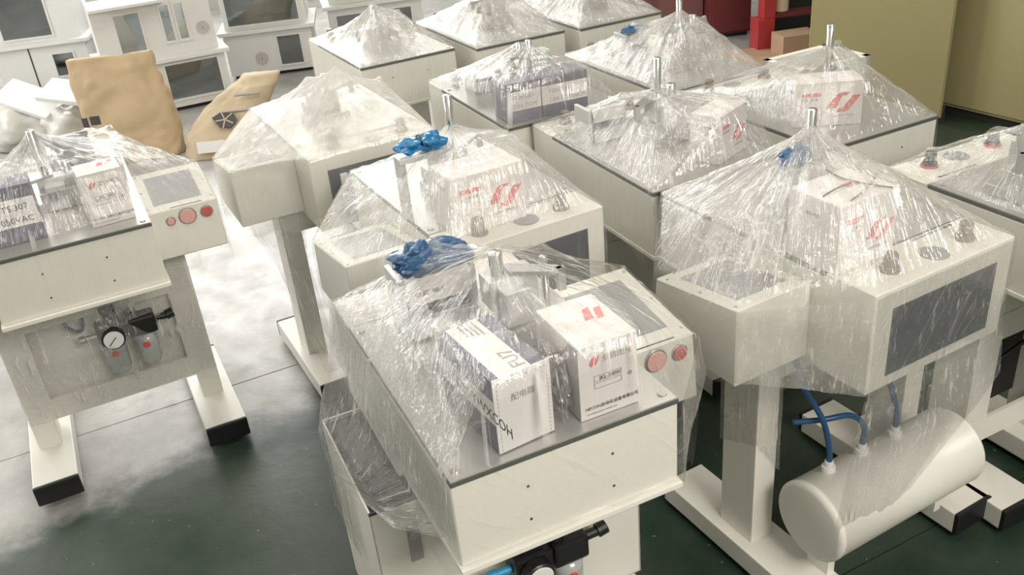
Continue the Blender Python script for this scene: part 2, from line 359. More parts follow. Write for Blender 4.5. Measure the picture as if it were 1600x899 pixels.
    # under-frame
    for sx in (-1, 1):
        c = sx*fs/2
        f = obj('foot', bx((c-.069, fy0, .018), (c+.069, .728, .085), .004), 'white', t)
        for ya, yb in ((fy0-.003, fy0+.012), (.716, .731)): obj('end_cap', bx((c-.0700, ya, .0165), (c+.0700, yb, .0865), .005), 'black', f)
        for yy in (fy0+.06, .67):
            bm = B(); cyl(bm, (c+.02, yy, 0), (c+.02, yy, .010), .030, 18); cyl(bm, (c+.02, yy, .01), (c+.02, yy, .03), .010, 12); obj('levelling_foot', bm, 'steel', f)
        obj('post', bx((sx*pc-.0355, .366, .084), (sx*pc+.0355, .488, .60 if front == 'cabinet' else .70), .003), 'white', t)
    if front == 'cabinet': obj('neck', bx((-.19, .36, .622), (.19, .66, .70)), 'black', t)  # unseen support, coloured black to carry the shade of the gap
    else: obj('crossbar', bx((-pc+.0355, .37, .585), (pc-.0355, .484, .69), .003), 'white', t)
    if front in ('window', 'open'):
        bm = B(); y = .3645
        e = pc+.03; box(bm, (-e, y, .185), (e, .376, .262)); box(bm, (-e, y, .52), (e, .376, .60)); box(bm, (-e, y, .262), (-e+.08, .376, .52)); box(bm, (e-.08, y, .262), (e, .376, .52))
        obj('front_panel', bm, 'white', t)
        if front == 'open':
            bm = B(); tube(bm, [(-.12, .40, .40), (-.02, .372, .47), (.08, .36, .50), (.14, .40, .60)], .006); obj('power_cable', bm, 'black', t, True)
            obj('recess_back', bx((-pc+.036, .478, .19), (pc-.036, .484, .60)), 'cavity', t)  # near-black sheet stands in for the shade inside the open frame
        else: obj('recess_back', bx((-pc+.036, .402, .19), (pc-.036, .408, .60)), 'white', t)
        obj('recess_floor', bx((-pc+.036, .377, .205), (pc-.036, .4015, .212)), 'white', t)
    elif front == 'cabinet':
        bm = B(); ya, yb, za, zb = .325, .70, .14, .632
        box(bm, (-.31, ya, za), (.335, ya+.004, zb)); box(bm, (-.31, yb-.004, za), (.335, yb, zb)); box(bm, (-.31, ya, za), (-.306, yb, zb)); box(bm, (.331, ya, za), (.335, yb, zb)); box(bm, (-.31, ya, za), (.335, yb, za+.004))
        lc = obj('lower_cabinet', bm, 'white', t); obj('cabinet_shade_plate', bx((-.305, .330, .614), (.330, .695, .622)), 'cavity', lc)  # dark plate below the rim, painted as the shade inside the cabinet
        obj('cabinet_trim', bx((-.3105, .3235, .626), (.3355, .3275, .6335)), 'ink', lc)
        lp = obj('latch_plate', bx((-.240, .321, .465), (-.212, .3255, .57), .001), 'inkgrey', lc)
        bm = B(); cyl(bm, (-.226, .322, .54), (-.226, .316, .54), .012, 16); obj('latch', bm, 'steel', lc)
    if reg:
        t['fit'] = 1 if key == 'A' else 0
        regulator(t, *reg); del t['fit']
        bm = B(); tube(bm, [(-.12, .40, .56), (-.10, .36, .50), (-.06, .36, .48), (-.05, .38, .55)], .006); obj('air_hose', bm, 'hose', t, True)
    if tank:
        bm = B(); R = .107; mt = Matrix.Translation((-.245, .645, .262)) @ Matrix.Rotation(PI/2, 4, 'Y')
        lathe(bm, ((.05, -.004), (.092, -.002), (.103, .001), (R, .008), (R, .012), (R-.001, .0125), (R-.001, .505), (R, .5055), (R, .514), (.103, .521), (.092, .524), (.05, .526)), mt, 48); tk = obj('air_tank', bm, 'white', t, True)
        for x in (-.18, .22): obj('tank_strap', bx((x-.012, .61, .084), (x+.012, .68, .165), .002), 'white', t)
        for i, x in enumerate((.19, .075, -.045)):
            bm = B(); cyl(bm, (x, .615, .36), (x, .615, .380), .017, 18); cyl(bm, (x, .615, .380), (x, .615, .394), .011, 12); obj('tank_boss', bm, 'label', tk)
            e = [(x, .615, .385), (x, .612, .43), (x+.02, .60, .52), (x+.045, .56, .60), (x+.05, .53, .665)] if i != 1 else [(x, .615, .385), (x, .612, .45), (x+.045, .605, .495), (x+.11, .585, .50), (x+.17, .54, .49)]
            bm = B(); tube(bm, e, .0075, 10); obj('air_hose', bm, 'hose', tk, True)
    # press head: two columns on a base block, slide, arm and pad
    (cx, cy_, cz, cr) = cols[0]
    bm = bx((cx-.055, cy_-.045, .9205), (cx+.10, cy_+.06, .948), .003); box(bm, (cx-.03, cy_-.06, .948), (cx+.085, cy_+.03, .985), .003); hb = obj('head_base', bm, 'steel', t)
    for (x, y, z, r) in cols:
        bm = B(); cyl(bm, (x, y, .94), (x, y, z), r, 24, .002); obj('column', bm, 'chrome', t, True)
    zt = zt or min(c[2] for c in cols)
    bm = bx((cx-.028, cy_-.026, zt-.10), (cx+.075, cy_+.032, zt-.035), .003); box(bm, (cx-.012, cy_-.06, zt-.125), (cx+.045, cy_-.022, zt-.05), .003); obj('slide_block', bm, 'alu', t)
    bm = B(); prism(bm, [(cx+.02, cy_-.02), (cx+.02, cy_+.02), (cx-arm*.03, cy_+.018), (cx-arm*.11, cy_-.045), (cx-arm*.115, cy_-.062), (cx-arm*.085, cy_-.062)], 'z', zt-.035, zt-.026)
    box(bm, (cx-arm*.11-.008, cy_-.064, zt-.075), (cx-arm*.11+.008, cy_-.052, zt-.026)); obj('cross_arm', bm, 'steel', t)
    bm = B(); cyl(bm, (cx+.016, cy_-.042, .985), (cx+.016, cy_-.042, zt-.12), .014, 20); obj('pad_ram', bm, 'chrome', t, True)
    return t
def head_panel(key, root, x0, x1, y, z0, z1, txt=None):
    """aluminium screen bracket with a white rounded fascia over a black slot"""
    bm = B(); box(bm, (x0-.012, y, .92), (x0, y+.09, z1), .002); box(bm, (x1, y, .92), (x1+.012, y+.09, z1), .002); box(bm, (x0, y+.02, z0-.03), (x1, y+.03, z1-.004), .001)
    s = obj('screen_bracket', bm, 'alu', root)
    h = z1-z0; r = .012; pts = [(x0+.004, z0+h*.45), (x1-.002, z0+h*.45)]
    for cxx, a0 in ((x1-r, 0), (x0+r, PI/2)): pts += [(cxx+r*math.cos(a0+k*PI/8), z1-r+r*math.sin(a0+k*PI/8)) for k in range(5)]
    bm = B(); prism(bm, pts, 'y', y-.006, y+.004); obj('fascia', bm, 'label', s)
    obj('slot', bx((x0+.004, y+.006, z0+h*.12), (x1-.004, y+.019, z0+h*.45)), 'black', s)
    obj('lower_fascia', bx((x0+.004, y-.01, z0-.03), (x1-.004, y+.016, z0+h*.12), .002), 'alu', s)
    if txt:
        text_mesh('printed_text', txt, .014, Matrix.Translation((x0+.018, y-.0065, z0+h*.62)), 'ink', s)
def blue_bag(key, label, x, y, z, r, seed, tied=False):
    X, Y, a = POSE[key]
    t = thing('blue_plastic_bag', label, 'bag', at(key, x, y, z), a)
    bm = B()
    if tied:
        blob(bm, (-.028, 0, r[2]), (r[0]*.52, r[1], r[2]), .55, seed, 3, 1.6); blob(bm, (.032, 0, r[2]), (r[0]*.56, r[1], r[2]*.8), .55, seed+3, 3, 1.6)
    else:
        blob(bm, (0, 0, r[2]), r, .3, seed, 4, 1.3); blob(bm, (-r[0]*.35, 0, r[2]*1.5), (r[0]*.35, r[1]*.6, r[2]*.8), .5, seed+2, 3, 1.4)
    obj('bag_body', bm, 'blue' if key == 'D' else 'bluedull', t)
    if tied:
        bm = B(); tube(bm, [(.002, -r[1]*.9, -.012), (.001, -r[1]*1.05, r[2]), (.004, 0, r[2]*2.0), (.002, r[1], r[2])], .0022, 6); obj('tie_cord', bm, 'ink', t)
    return t

mA = machine('A', 'nearest white bench press, carrying a long violet carton beside a logo carton', 'cabinet', reg=(.05, .27, .352), cols=((.035, .34, 1.13, .014), (.165, .40, 1.06, .008)), stops=False, arm=-1, zt=1.115)
mB = machine('B', 'white bench press at the left edge with open frame and twin-bowl air regulator', 'window', reg=(.062, .325, .425), cols=((-.01, .33, 1.16, .012), (.05, .35, 1.05, .014)), stops=False)
mR = machine('R', 'white bench press on the right seen from behind with white air tank below', 'none', tank=True, cols=((.029, .33, 1.188, .0115), (.07, .345, 1.09, .0145)))
mC = machine('C', 'white bench press seen from behind with a power switch in its dark rear window', 'none', cols=((.01, .33, 1.08, .0115), (.055, .345, 1.05, .0145)), switch=True)
mD = machine('D', 'white bench press seen from behind, blue bundle tied above, just behind the front press', 'none', cols=((.014, .33, 1.19, .0125), (.055, .345, 1.07, .0145)))
mG = machine('G', 'white bench press in the middle with twin columns and a turned logo carton', 'window', cols=((.013, .33, 1.179, .0115), (.055, .32, 1.094, .0145)), ctrl=False, fs=.36)
mF = machine('F', 'white bench press beside the khaki cabinets, a large logo carton facing front on it', 'window', cols=((.088, .33, 1.168, .0125), (.12, .36, 1.06, .013)), ctrl=False, fs=.36)
mH = machine('H', 'white bench press carrying two dark cartons with white labels', 'window', cols=((.038, .33, 1.108, .0115), (.005, .345, 1.10, .010)), ctrl=False, fs=.36)
mK = machine('K', 'white bench press in front of the maroon panels, blue plate on its head', 'window', cols=((.075, .33, 1.147, .012), (.141, .33, 1.082, .0125)), ctrl=False, fs=.36)
mI = machine('I', 'white bench press in the back row, leftmost of its row, near the white enclosures', 'window', cols=((-.012, .33, 1.10, .0115), (.05, .345, 1.04, .0145)), ctrl=False, fs=.36)
mJ = machine('J', 'white bench press in the back row, middle one of the three', 'window', cols=((.01, .33, 1.15, .0115), (.055, .345, 1.09, .0145)), ctrl=False, fs=.36)
mL = machine('L', 'white bench press in the back row, rightmost, cut by the top frame edge', 'window', cols=((.01, .33, 1.15, .0115), (.055, .345, 1.09, .0145)), ctrl=False, fs=.36)
mE = machine('E', 'white bench press cut by the right edge with black stop knobs on its console', 'open', fy0=.2, cols=((-.115, .40, 1.10, .013), (-.085, .42, 1.10, .013)), ctrl=False, fs=.30, pc=.18)
head_panel('A', mA, -.125, .02, .45, .955, 1.066, 'CNC  08-5')
head_panel('G', mG, -.16, -.05, .43, .955, 1.03)
head_panel('H', mH, -.14, .0, .43, .955, 1.0)
head_panel('K', mK, -.10, -.02, .42, .955, 1.03)
head_panel('B', mB, .02, .20, .44, .955, 1.045)
obj('dark_shield', bx((.035, .425, 1.0), (.14, .431, 1.10), .001), 'greywin', mB)

# ------------------------------------------------------------------ cartons on the plates
def logo_shape(parent, ox, oz, s, y):
    """the big slanted two-stroke mark of the cartons"""
    L_ = [(-.06, .24), (.20, .80), (.30, .94), (.44, 1.0), (.72, 1.0), (.62, .82), (.50, .84), (.44, .74), (.42, .62), (.36, .50), (.36, .40), (.28, .24)]
    R_ = [(.30, .02), (.60, .02), (.70, .08), (.78, .20), (1.12, .84), (.84, .84), (.56, .30), (.50, .22), (.38, .20)]
    for P in (L_, R_): obj('logo_stroke', flat([(ox+a*s, oz+b*s*.72) for a, b in P], Matrix.Translation((0, y, 0))), 'logo', parent)
def carton(key, label, x, y, wd, dp, h, rot, logo='big', extra=None, flipped=False, group='logo cartons on the presses'):
    X, Y, a = POSE[key]
    t = thing('logo_carton', label, 'box', at(key, x, y, .9212), a+rot, group)
    bm = bx((-wd/2, -dp/2, 0), (wd/2, dp/2, h), .0012); body = obj('carton_body', bm, 'carton', t)
    obj('lid_flap', bx((-wd/2+.001, -dp/2-.0008, h-.0002), (wd/2-.001, dp/2-.002, h+.0014)), 'carton', t)
    obj('tape_strip', bx((-.012, -dp/2, h+.0013), (.012, dp/2-.002, h+.0018)), 'label', t)
    yy = -dp/2-.0002
    if logo == 'big':
        s = min(wd*.42, h*.9); logo_shape(t, wd*.5-s*1.2, h*.30, s, yy)
        obj('printed_block', flat([(-wd*.40, h*.70), (-wd*.12, h*.70), (-wd*.11, h*.78), (-wd*.40, h*.78)], Matrix.Translation((0, yy, 0))), 'logo', t)
        text_mesh('printed_text', '自动化设备', wd*.05, Matrix.Translation((-wd*.40, yy-.0004, h*.61)), 'inkgrey', t)
        text_mesh('printed_text', 'AUTOMATION', wd*.05, Matrix.Translation((wd*.04, yy-.0004, h*.20)), 'inkgrey', t)
        # the mark again, small, on the side
        bm = flat([(0, 0), (.3, .8), (.7, 1), (.45, .4)], Matrix.Translation((-wd/2-.0002, dp*.3, h*.72)) @ Matrix.Rotation(-PI/2, 4, 'Z') @ Matrix.Scale(wd*.09, 4)); obj('side_logo', bm, 'logo', t)
        mt = Matrix.Translation((-wd/2-.0004, dp*.15, h*.73)) @ Matrix.Rotation(-PI/2, 4, 'Z'); text_mesh('side_text', '亚信气动', wd*.055, mt, 'inkgrey', t)
    else:
        s = wd*.17
        for P in ([(0, .3), (.25, .85), (.55, 1), (.45, .6), (.4, .15), (.2, .0)], [(.55, .1), (.62, .7), (1.0, 1.05), (.95, .6), (.7, .15)]):
            obj('logo_stroke', flat([(-wd*.32+u*s, h*.72+v*s) for u, v in P], Matrix.Translation((0, yy, 0))), 'logo', t)
        text_mesh('printed_text', '亚信图凡', wd*.125, Matrix.Translation((-wd*.10, yy-.0004, h*.76)), 'inkgrey', t)
        for z in (.50, .40):
            bm = B()
            for q in (((-.25*wd, z*h), (.22*wd, z*h+.0012)), ((-.25*wd, z*h+.011), (.22*wd, z*h+.0122)), ((-.25*wd, z*h), (-.25*wd+.0012, z*h+.0122)), ((.22*wd-.0012, z*h), (.22*wd, z*h+.0122))):
                box(bm, (q[0][0], yy-.0006, q[0][1]), (q[1][0], yy, q[1][1]))
            obj('printed_frame', bm, 'inkgrey', t)
        text_mesh('printed_text', 'JKL-100W', wd*.085, Matrix.Translation((-.16*wd, yy-.0004, h*.515)), 'ink', t)
        text_mesh('printed_text', 'HECON自动化设备有限公司', wd*.074, Matrix.Translation((-.42*wd, yy-.0004, h*.13)), 'ink', t)
        text_mesh('printed_text', 'www.hecon-automation.com', wd*.045, Matrix.Translation((-.40*wd, yy-.0004, h*.06)), 'inkgrey', t)
        bm = B(); cyl(bm, (wd*.36, yy+.0002, h*.47), (wd*.36, yy-.0005, h*.47), wd*.04, 16, .0001); obj('printed_seal', bm, 'inkgrey', t)
        for P in ([(0, .1), (.3, .9), (.6, 1), (.4, .1)], [(.5, 0), (.75, .8), (1.05, .8), (.8, 0)]):
            bm = flat([(u*.045, v*.045) for u, v in P], Matrix.Translation((.0, -dp*.05, h+.0020)) @ Matrix.Rotation(-PI/2, 4, 'X')); obj('top_logo', bm, 'logo', t)
    if extra: extra(t, wd, dp, h)
    return t
def cords(t, wd, dp, h):
    for pts in ([(-.075, -.01, 0), (-.03, -.005, .004), (.02, .0, .002)], [(.03, .08, .006), (.025, .03, .003), (.04, -.03, .003), (.065, -.075, .002)], [(-.05, -.065, .002), (-.01, -.055, .003), (.03, -.04, .004), (.075, -.02, .012), (.09, .0, .004)]):
        bm = B(); tube(bm, [(a, b, h+.003+c) for a, b, c in pts], .0019, 6); obj('black_cord', bm, 'ink', t)
    obj('top_label', bx((.0, -.01, h+.0012), (.04, .012, h+.0022)), 'logo', t)
carton('A', 'white carton with small red logo standing front right on the nearest press', .098, .105, .118, .16, .150, .0, 'small')
carton('R', 'white carton with big red mark and black cords crossed on its lid', .135, .535, .175, .15, .160, PI-.0, extra=cords)
carton('D', 'hazy white carton with big red mark behind the front press, by the blue tied bundle', .07, .585, .205, .13, .155, PI)
carton('G', 'white carton turned edge-on beside the twin columns of the middle press', .0845, .125, .16, .095, .140, .44)
carton('F', 'white carton with big red mark facing front near the khaki cabinets', -.062, .19, .205, .11, .135, -.50)
carton('B', 'white carton with pale front on the press at the left edge', .13, .115, .118, .11, .155, .06, 'small')
def violet(key, label, x, y, wd, dp, h, rot, lines, top=None, side=None, whitefront=False, group='violet cartons with white labels'):
    X, Y, a = POSE[key]
    t = thing('violet_carton', label, 'box', at(key, x, y, .9212), a+rot, group)
    obj('carton_body', bx((-wd/2, -dp/2, 0), (wd/2, dp/2, h), .0015), 'purple', t)
    yy = -dp/2-.0006
    if whitefront:
        e = obj('end_flap', bx((-wd/2-.001, -dp/2-.0022, .002), (wd/2+.001, -dp/2-.0002, h+.004), .0006), 'label', t); yy = -dp/2-.0026
        bm = B()
        for i in range(17):
            z = .006+i*(h-.01)/17
            for sx in (-1, 1): box(bm, (sx*(wd/2-.006)-.0005, yy-.0002, z), (sx*(wd/2-.006)+.0005, yy+.0006, z+.0045))
        for i in range(11): box(bm, (-wd/2+.006+i*.0092, yy-.0002, h-.006), (-wd/2+.0115+i*.0092, yy+.0006, h-.005))
        e2 = obj('dashed_line', bm, 'inkgrey', t); text_mesh('printed_text', lines[0], .016, Matrix.Translation((-wd*.22, yy-.0003, h*.68)), 'inkgrey', t)
    else:
        obj('front_label', bx((-wd/2+.001, yy, h*.30), (wd/2-.001, yy+.0006, h*.78)), 'label', t)
        for i, s in enumerate(lines): text_mesh('printed_text', s, h*.15, Matrix.Translation(((-wd*.36 if key != 'B' else -wd*.02)+i*.004, yy-.0005, h*(.58-.22*i))), 'ink' if key == 'B' else 'inkgrey', t)
    if top:
        obj('top_label', bx((-wd*.36, -dp/2, h), (wd*.22, dp/2-.004, h+.0007)), 'label', t)
        text_mesh('printed_text', top, .036, Matrix.Translation((.02, -dp/2+.012, h+.001)) @ Matrix.Rotation(PI/2, 4, 'Z') @ Matrix.Rotation(-PI/2, 4, 'X'), 'inkgrey', t)
        for i in range(4): obj('printed_line', bx((-.018+i*.009, .05-i*.004, h+.0006), (-.0135+i*.009, .105, h+.0012)), 'inkgrey', t)
    if side:
        obj('side_label', bx((-wd/2-.0007, -dp/2, h*.40), (-wd/2, dp/2-.004, h*.72)), 'label', t)
        text_mesh('printed_text', side, .030, Matrix.Translation((-wd/2-.0009, .05, h*.46)) @ Matrix.Rotation(-PI/2, 4, 'Z'), 'ink', t)
    return t
violet('A', 'long violet carton with white end flap on the nearest press', -.078, .125, .11, .20, .148, .10, ['配电器'], 'FU7', 'H-25 TWXCOH', True)
violet('B', 'violet carton with a white 050VAC label on the press at the left edge', -.145, .13, .20, .10, .165, .0, ['TTS.307', '050VAC'])
violet('H', 'left one of two dark cartons with white labels side by side', -.138, .085, .125, .12, .135, -.05, ['TDH DE1', 'DE4 COM'])
violet('H', 'right one of two dark cartons with white labels side by side', .012, .075, .172, .12, .135, -.06, ['TDH DE1', 'DE4 COMARDO'])
blue_bag('A', 'crumpled blue plastic over the screen bracket of the nearest press', -.052, .475, 1.060, (.085, .045, .03), 3)
blue_bag('D', 'bright blue bundle tied with black cord above a metal bracket', .145, .42, 1.085, (.07, .032, .022), 8, True)
blue_bag('R', 'dull blue plastic lump under film beside the corded carton', .12, .37, 1.082, (.045, .03, .02), 5)
blue_bag('K', 'blue plastic sheet folded over the head of the press by the maroon panels', -.06, .44, 1.032, (.06, .035, .012), 11)
bk = B(); box(bk, (.10, .405, .92), (.115, .43, 1.085), .002); box(bk, (.20, .40, .92), (.222, .43, 1.075), .003); box(bk, (.08, .40, 1.068), (.222, .445, 1.084), .002); obj('bundle_bracket', bk, 'alu', mD)
bk = B(); box(bk, (.08, .34, .92), (.16, .39, 1.08), .003); obj('bundle_bracket', bk, 'alu', mR)
def crumple(key, label, x, y, z, r, seed):
    bm = B(); blob(bm, (0, 0, r[2]), r, .75, seed, 4, 2.6); o = obj('plastic_bag', bm, FILM_BAG, None); o.location = at(key, x, y, z); o.rotation_euler = (0, 0, POSE[key][2]); tag(o, label, 'bag'); uvl(o)
def uvl(o):
    me = o.data; u = me.uv_layers.new(name='UVMap')
    for l in me.loops:
        c = me.vertices[l.vertex_index].co; u.data[l.index].uv = (c.x*1.5, c.z*4)
FILM_BAG = film_mat('crumpled_bag_film', .16, .55, 31)
crumple('A', 'crumpled clear bag between the violet carton and the logo carton', .015, .09, .921, (.030, .05, .05), 2)
crumple('R', 'crumpled dark-lined clear bag left of the corded carton', .30, .40, .89, (.06, .07, .05), 6)
crumple('K', 'clear bag lump on the plate of the press by the maroon panels', .02, .19, .921, (.09, .07, .06), 9)
crumple('I', 'clear bag with grey parts on the leftmost back-row press', -.02, .2, .921, (.11, .08, .06), 4)

# ------------------------------------------------------------------ stretch film over each machine
HULL6 = [(-HW, 0, .92), (HW, 0, .92), (.445, .255, .846), (.445, .548, .884), (HW, DEP, .92), (-HW, DEP, .92)]
HULL4 = [(-HW, 0, .92), (HW, 0, .92), (HW, DEP, .92), (-HW, DEP, .92)]
def film(key, label, peaks, mixw=.55, skirt=.20, haze=.13, streak=.5, centre=None, seed=1, boxes=(), hang=None, amp=.004, skew=.0, crk=1.0, gloss=.19, bridge=()):
    X, Y, a = POSE[key]; HULL = HULL6 if key in 'ABRCD' else HULL4; NH = len(HULL)
    n = 72; xs = np.linspace(-.24, .46, n); ys = np.linspace(-.015, .74, n+6); gx, gy = np.meshgrid(xs, ys, indexing='ij')
    ob = np.full(gx.shape, .5)
    ins = (gx > -HW) & (gx < HW) & (gy > 0) & (gy < DEP); ob[ins] = .923
    cbm = (NH == 6) & (gx >= HW) & (gx < .445) & (gy > .255) & (gy < .548); ob[cbm] = (.849+(gy-.255)/.293*.04)[cbm]
    pk = list(peaks)
    for (bx_, by_, wd, dp, h, rot) in boxes:
        c, s = math.cos(rot), math.sin(rot); lx = (gx-bx_)*c+(gy-by_)*s; ly = -(gx-bx_)*s+(gy-by_)*c
        ob[(abs(lx) < wd/2+.012) & (abs(ly) < dp/2+.012)] = .928+h
        for u in (-1, 1):
            for v in (-1, 1): pk.append((bx_+c*u*wd/2-s*v*dp/2, by_+s*u*wd/2+c*v*dp/2, .93+h))
    for x, y, z in peaks:
        ob[(gx-x)**2+(gy-y)**2 < .012**2] = z
    # outside the hull: boundary height of nearest hull edge
    hull = np.array(HULL); inside = np.ones(gx.shape, bool); bestd = np.full(gx.shape, 9.); bz = np.full(gx.shape, .9)
    for i in range(NH):
        p, q = hull[i], hull[(i+1) % NH]; d = q[:2]-p[:2]; L2 = d@d
        t = np.clip(((gx-p[0])*d[0]+(gy-p[1])*d[1])/L2, 0, 1); dist = np.hypot(gx-p[0]-t*d[0], gy-p[1]-t*d[1])
        inside &= (d[0]*(gy-p[1])-d[1]*(gx-p[0])) > 0
        m = dist < bestd; bestd[m] = dist[m]; bz[m] = (p[2]+t*(q[2]-p[2]))[m]
    z = np.maximum(ob, bz); fixed = ~inside; z[fixed] = bz[fixed]
    # taut-cloth envelope through the supports
    pts = np.array(pk+[tuple(h) for h in HULL]); sl = np.sinh(np.linspace(-2.2, 2.2, 41))*.9
    SXs, SYs = np.meshgrid(sl, sl); S = np.stack([SXs.ravel(), SYs.ravel()], 1); hs = (pts[:, 2][None]-S@pts[:, :2].T).max(1)
    env = np.empty(gx.size); G = np.stack([gx.ravel(), gy.ravel()], 1)
    for c0 in range(0, len(G), 800): env[c0:c0+800] = (hs[None]+G[c0:c0+800]@S.T).min(1)
    env = env.reshape(gx.shape)
    z = np.where(inside, np.maximum(z, .5*(env+bz)), z)
    for it in range(700):
        avg = .25*(z[:-2, 1:-1]+z[2:, 1:-1]+z[1:-1, :-2]+z[1:-1, 2:]); zi = z[1:-1, 1:-1]
        zi[:] = np.where(fixed[1:-1, 1:-1], zi, np.maximum(ob[1:-1, 1:-1], avg))
    z = np.where(inside, np.maximum(z*(1-mixw)+env*mixw, ob), z)
    def sample(x, y):
        fx = min(max((x-xs[0])/(xs[1]-xs[0]), 0), n-1.001); fy = min(max((y-ys[0])/(ys[1]-ys[0]), 0), n+4.999); i, j = int(fx), int(fy); u, v = fx-i, fy-j
        return z[i, j]*(1-u)*(1-v)+z[i+1, j]*u*(1-v)+z[i, j+1]*(1-u)*v+z[i+1, j+1]*u*v
    c0 = centre or (peaks[0][0], peaks[0][1]); NA, NR = 216, 40
    # boundary points by angle, each hull corner hit exactly
    angs = []; cor = sorted(math.atan2(h[1]-c0[1], h[0]-c0[0]) for h in HULL)
    for i in range(NH):
        a0 = cor[i]; a1 = cor[(i+1) % NH]+(2*PI if i == NH-1 else 0); m = max(3, int(NA*(a1-a0)/(2*PI))); angs += [a0+(a1-a0)*k/m for k in range(m)]
    na = len(angs); bnd = []
    for th in angs:
        dx, dy = math.cos(th), math.sin(th); best = None
        for i in range(NH):
            p, q = HULL[i], HULL[(i+1) % NH]; ex, ey = q[0]-p[0], q[1]-p[1]; den = dx*ey-dy*ex
            if abs(den) < 1e-9: continue
            t = ((p[0]-c0[0])*ey-(p[1]-c0[1])*ex)/den; s = ((p[0]-c0[0])*dy-(p[1]-c0[1])*dx)/den
            if t > 0 and -1e-6 <= s <= 1+1e-6 and (best is None or t < best[0]): best = (t, p[2]+s*(q[2]-p[2]))
        bnd.append((c0[0]+dx*best[0], c0[1]+dy*best[0], best[1]))
    bm = B(); uv = bm.loops.layers.uv.new('UVMap'); grid = []; NS = 9
    sd = Vector((seed*3.1, seed*1.7, 0))
    for i, (th, b) in enumerate(zip(angs, bnd)):
        row = []
        rid = noise.noise(Vector((math.cos(th)*9, math.sin(th)*9, seed)))+.6*noise.noise(Vector((math.cos(th)*23, math.sin(th)*23, seed+4)))
        for j in range(NR+1):
            t = (j/NR)**.85; x = c0[0]+(b[0]-c0[0])*t; y = c0[1]+(b[1]-c0[1])*t
            zz = sample(x, y) if j < NR else b[2]+.003
            w_ = min(1, t*3)*min(1, (1-t)*8)
            zz += amp*w_*(rid+.8*noise.noise(Vector((x*28, y*28, seed))))+.003
            row.append(bm.verts.new((x, y, zz)))
        ox, oy = b[0]-(.1 if NH == 6 else 0), b[1]-.36; l = math.hypot(ox, oy); ox, oy = ox/l, oy/l
        fall = skirt(b) if callable(skirt) else skirt
        fall *= 1+.35*noise.noise(Vector((b[0]*9, b[1]*9, seed)))
        for k in range(1, NS+1):
            s = k/NS; wob = .004*noise.noise(Vector((b[0]*14, b[1]*14, s*3+seed)))*s+.0015*noise.noise(Vector((b[0]*60, b[1]*60, s*2)))
            e = .005+.003*s+max(-.003, wob)
            row.append(bm.verts.new((b[0]+ox*e, b[1]+oy*e, b[2]-.002-fall*s)))
        grid.append(row)
    tot = NR+1+NS
    for i in range(na):
        A_, B_ = grid[i], grid[(i+1) % na]
        for j in range(tot-1):
            f = bm.faces.new((A_[j], A_[j+1], B_[j+1], B_[j])) if j else None
            if f is None: f = bm.faces.new((A_[0], A_[1], B_[1]))
            for lp in f.loops:
                iu = i if lp.vert in A_ else i+1; jj = (A_ if lp.vert in A_ else B_).index(lp.vert)
                lp[uv].uv = (iu/na+skew*max(0, jj-NR)/NR, jj/NR)
    bmesh.ops.remove_doubles(bm, verts=[r[0] for r in grid], dist=1e-6)
    o = obj('stretch_film', bm, film_mat('stretch_film_'+key, haze, streak, seed, crk, gloss), None, True); o.location = (X, Y, 0); o.rotation_euler = (0, 0, a)
    tag(o, label, 'plastic film', 'stretch film over the presses')
    for i, hg in enumerate(hang or []): hanging(o, hg, seed+i*7)
    for i, (hg, hz, st) in enumerate(bridge): hanging(o, hg, seed+50+i*7, hz, st)
    return o
def hanging(parent, rows, seed, hz=.14, st=.85):
    """loose sheet through rows of points (top row first), in the machine's frame"""
    bm = B(); uv = bm.loops.layers.uv.new('UVMap'); nu, nv = 40, 24; G = []
    def along(r, t):
        f = t*(len(r)-1); i = min(int(f), len(r)-2); return Vector(r[i]).lerp(Vector(r[i+1]), f-i)
    for j in range(nv+1):
        f = j/nv*(len(rows)-1); k = min(int(f), len(rows)-2); s = f-k; line = []
        for i in range(nu+1):
            p = along(rows[k], i/nu).lerp(along(rows[k+1], i/nu), s)
            p += Vector((1, .6, .2))*.006*noise.noise(Vector((i*.45, j*.12, seed)))
            line.append(bm.verts.new(p))
        G.append(line)
    for j in range(nv):
        for i in range(nu):
            f = bm.faces.new((G[j][i], G[j][i+1], G[j+1][i+1], G[j+1][i]))
            for lp, (a, b) in zip(f.loops, ((i, j), (i+1, j), (i+1, j+1), (i, j+1))): lp[uv].uv = (a/nu*.25, b/nv*.9)
    obj('hanging_film', bm, film_mat('hanging_film', hz, st, seed+40, .5, .10), parent, True)

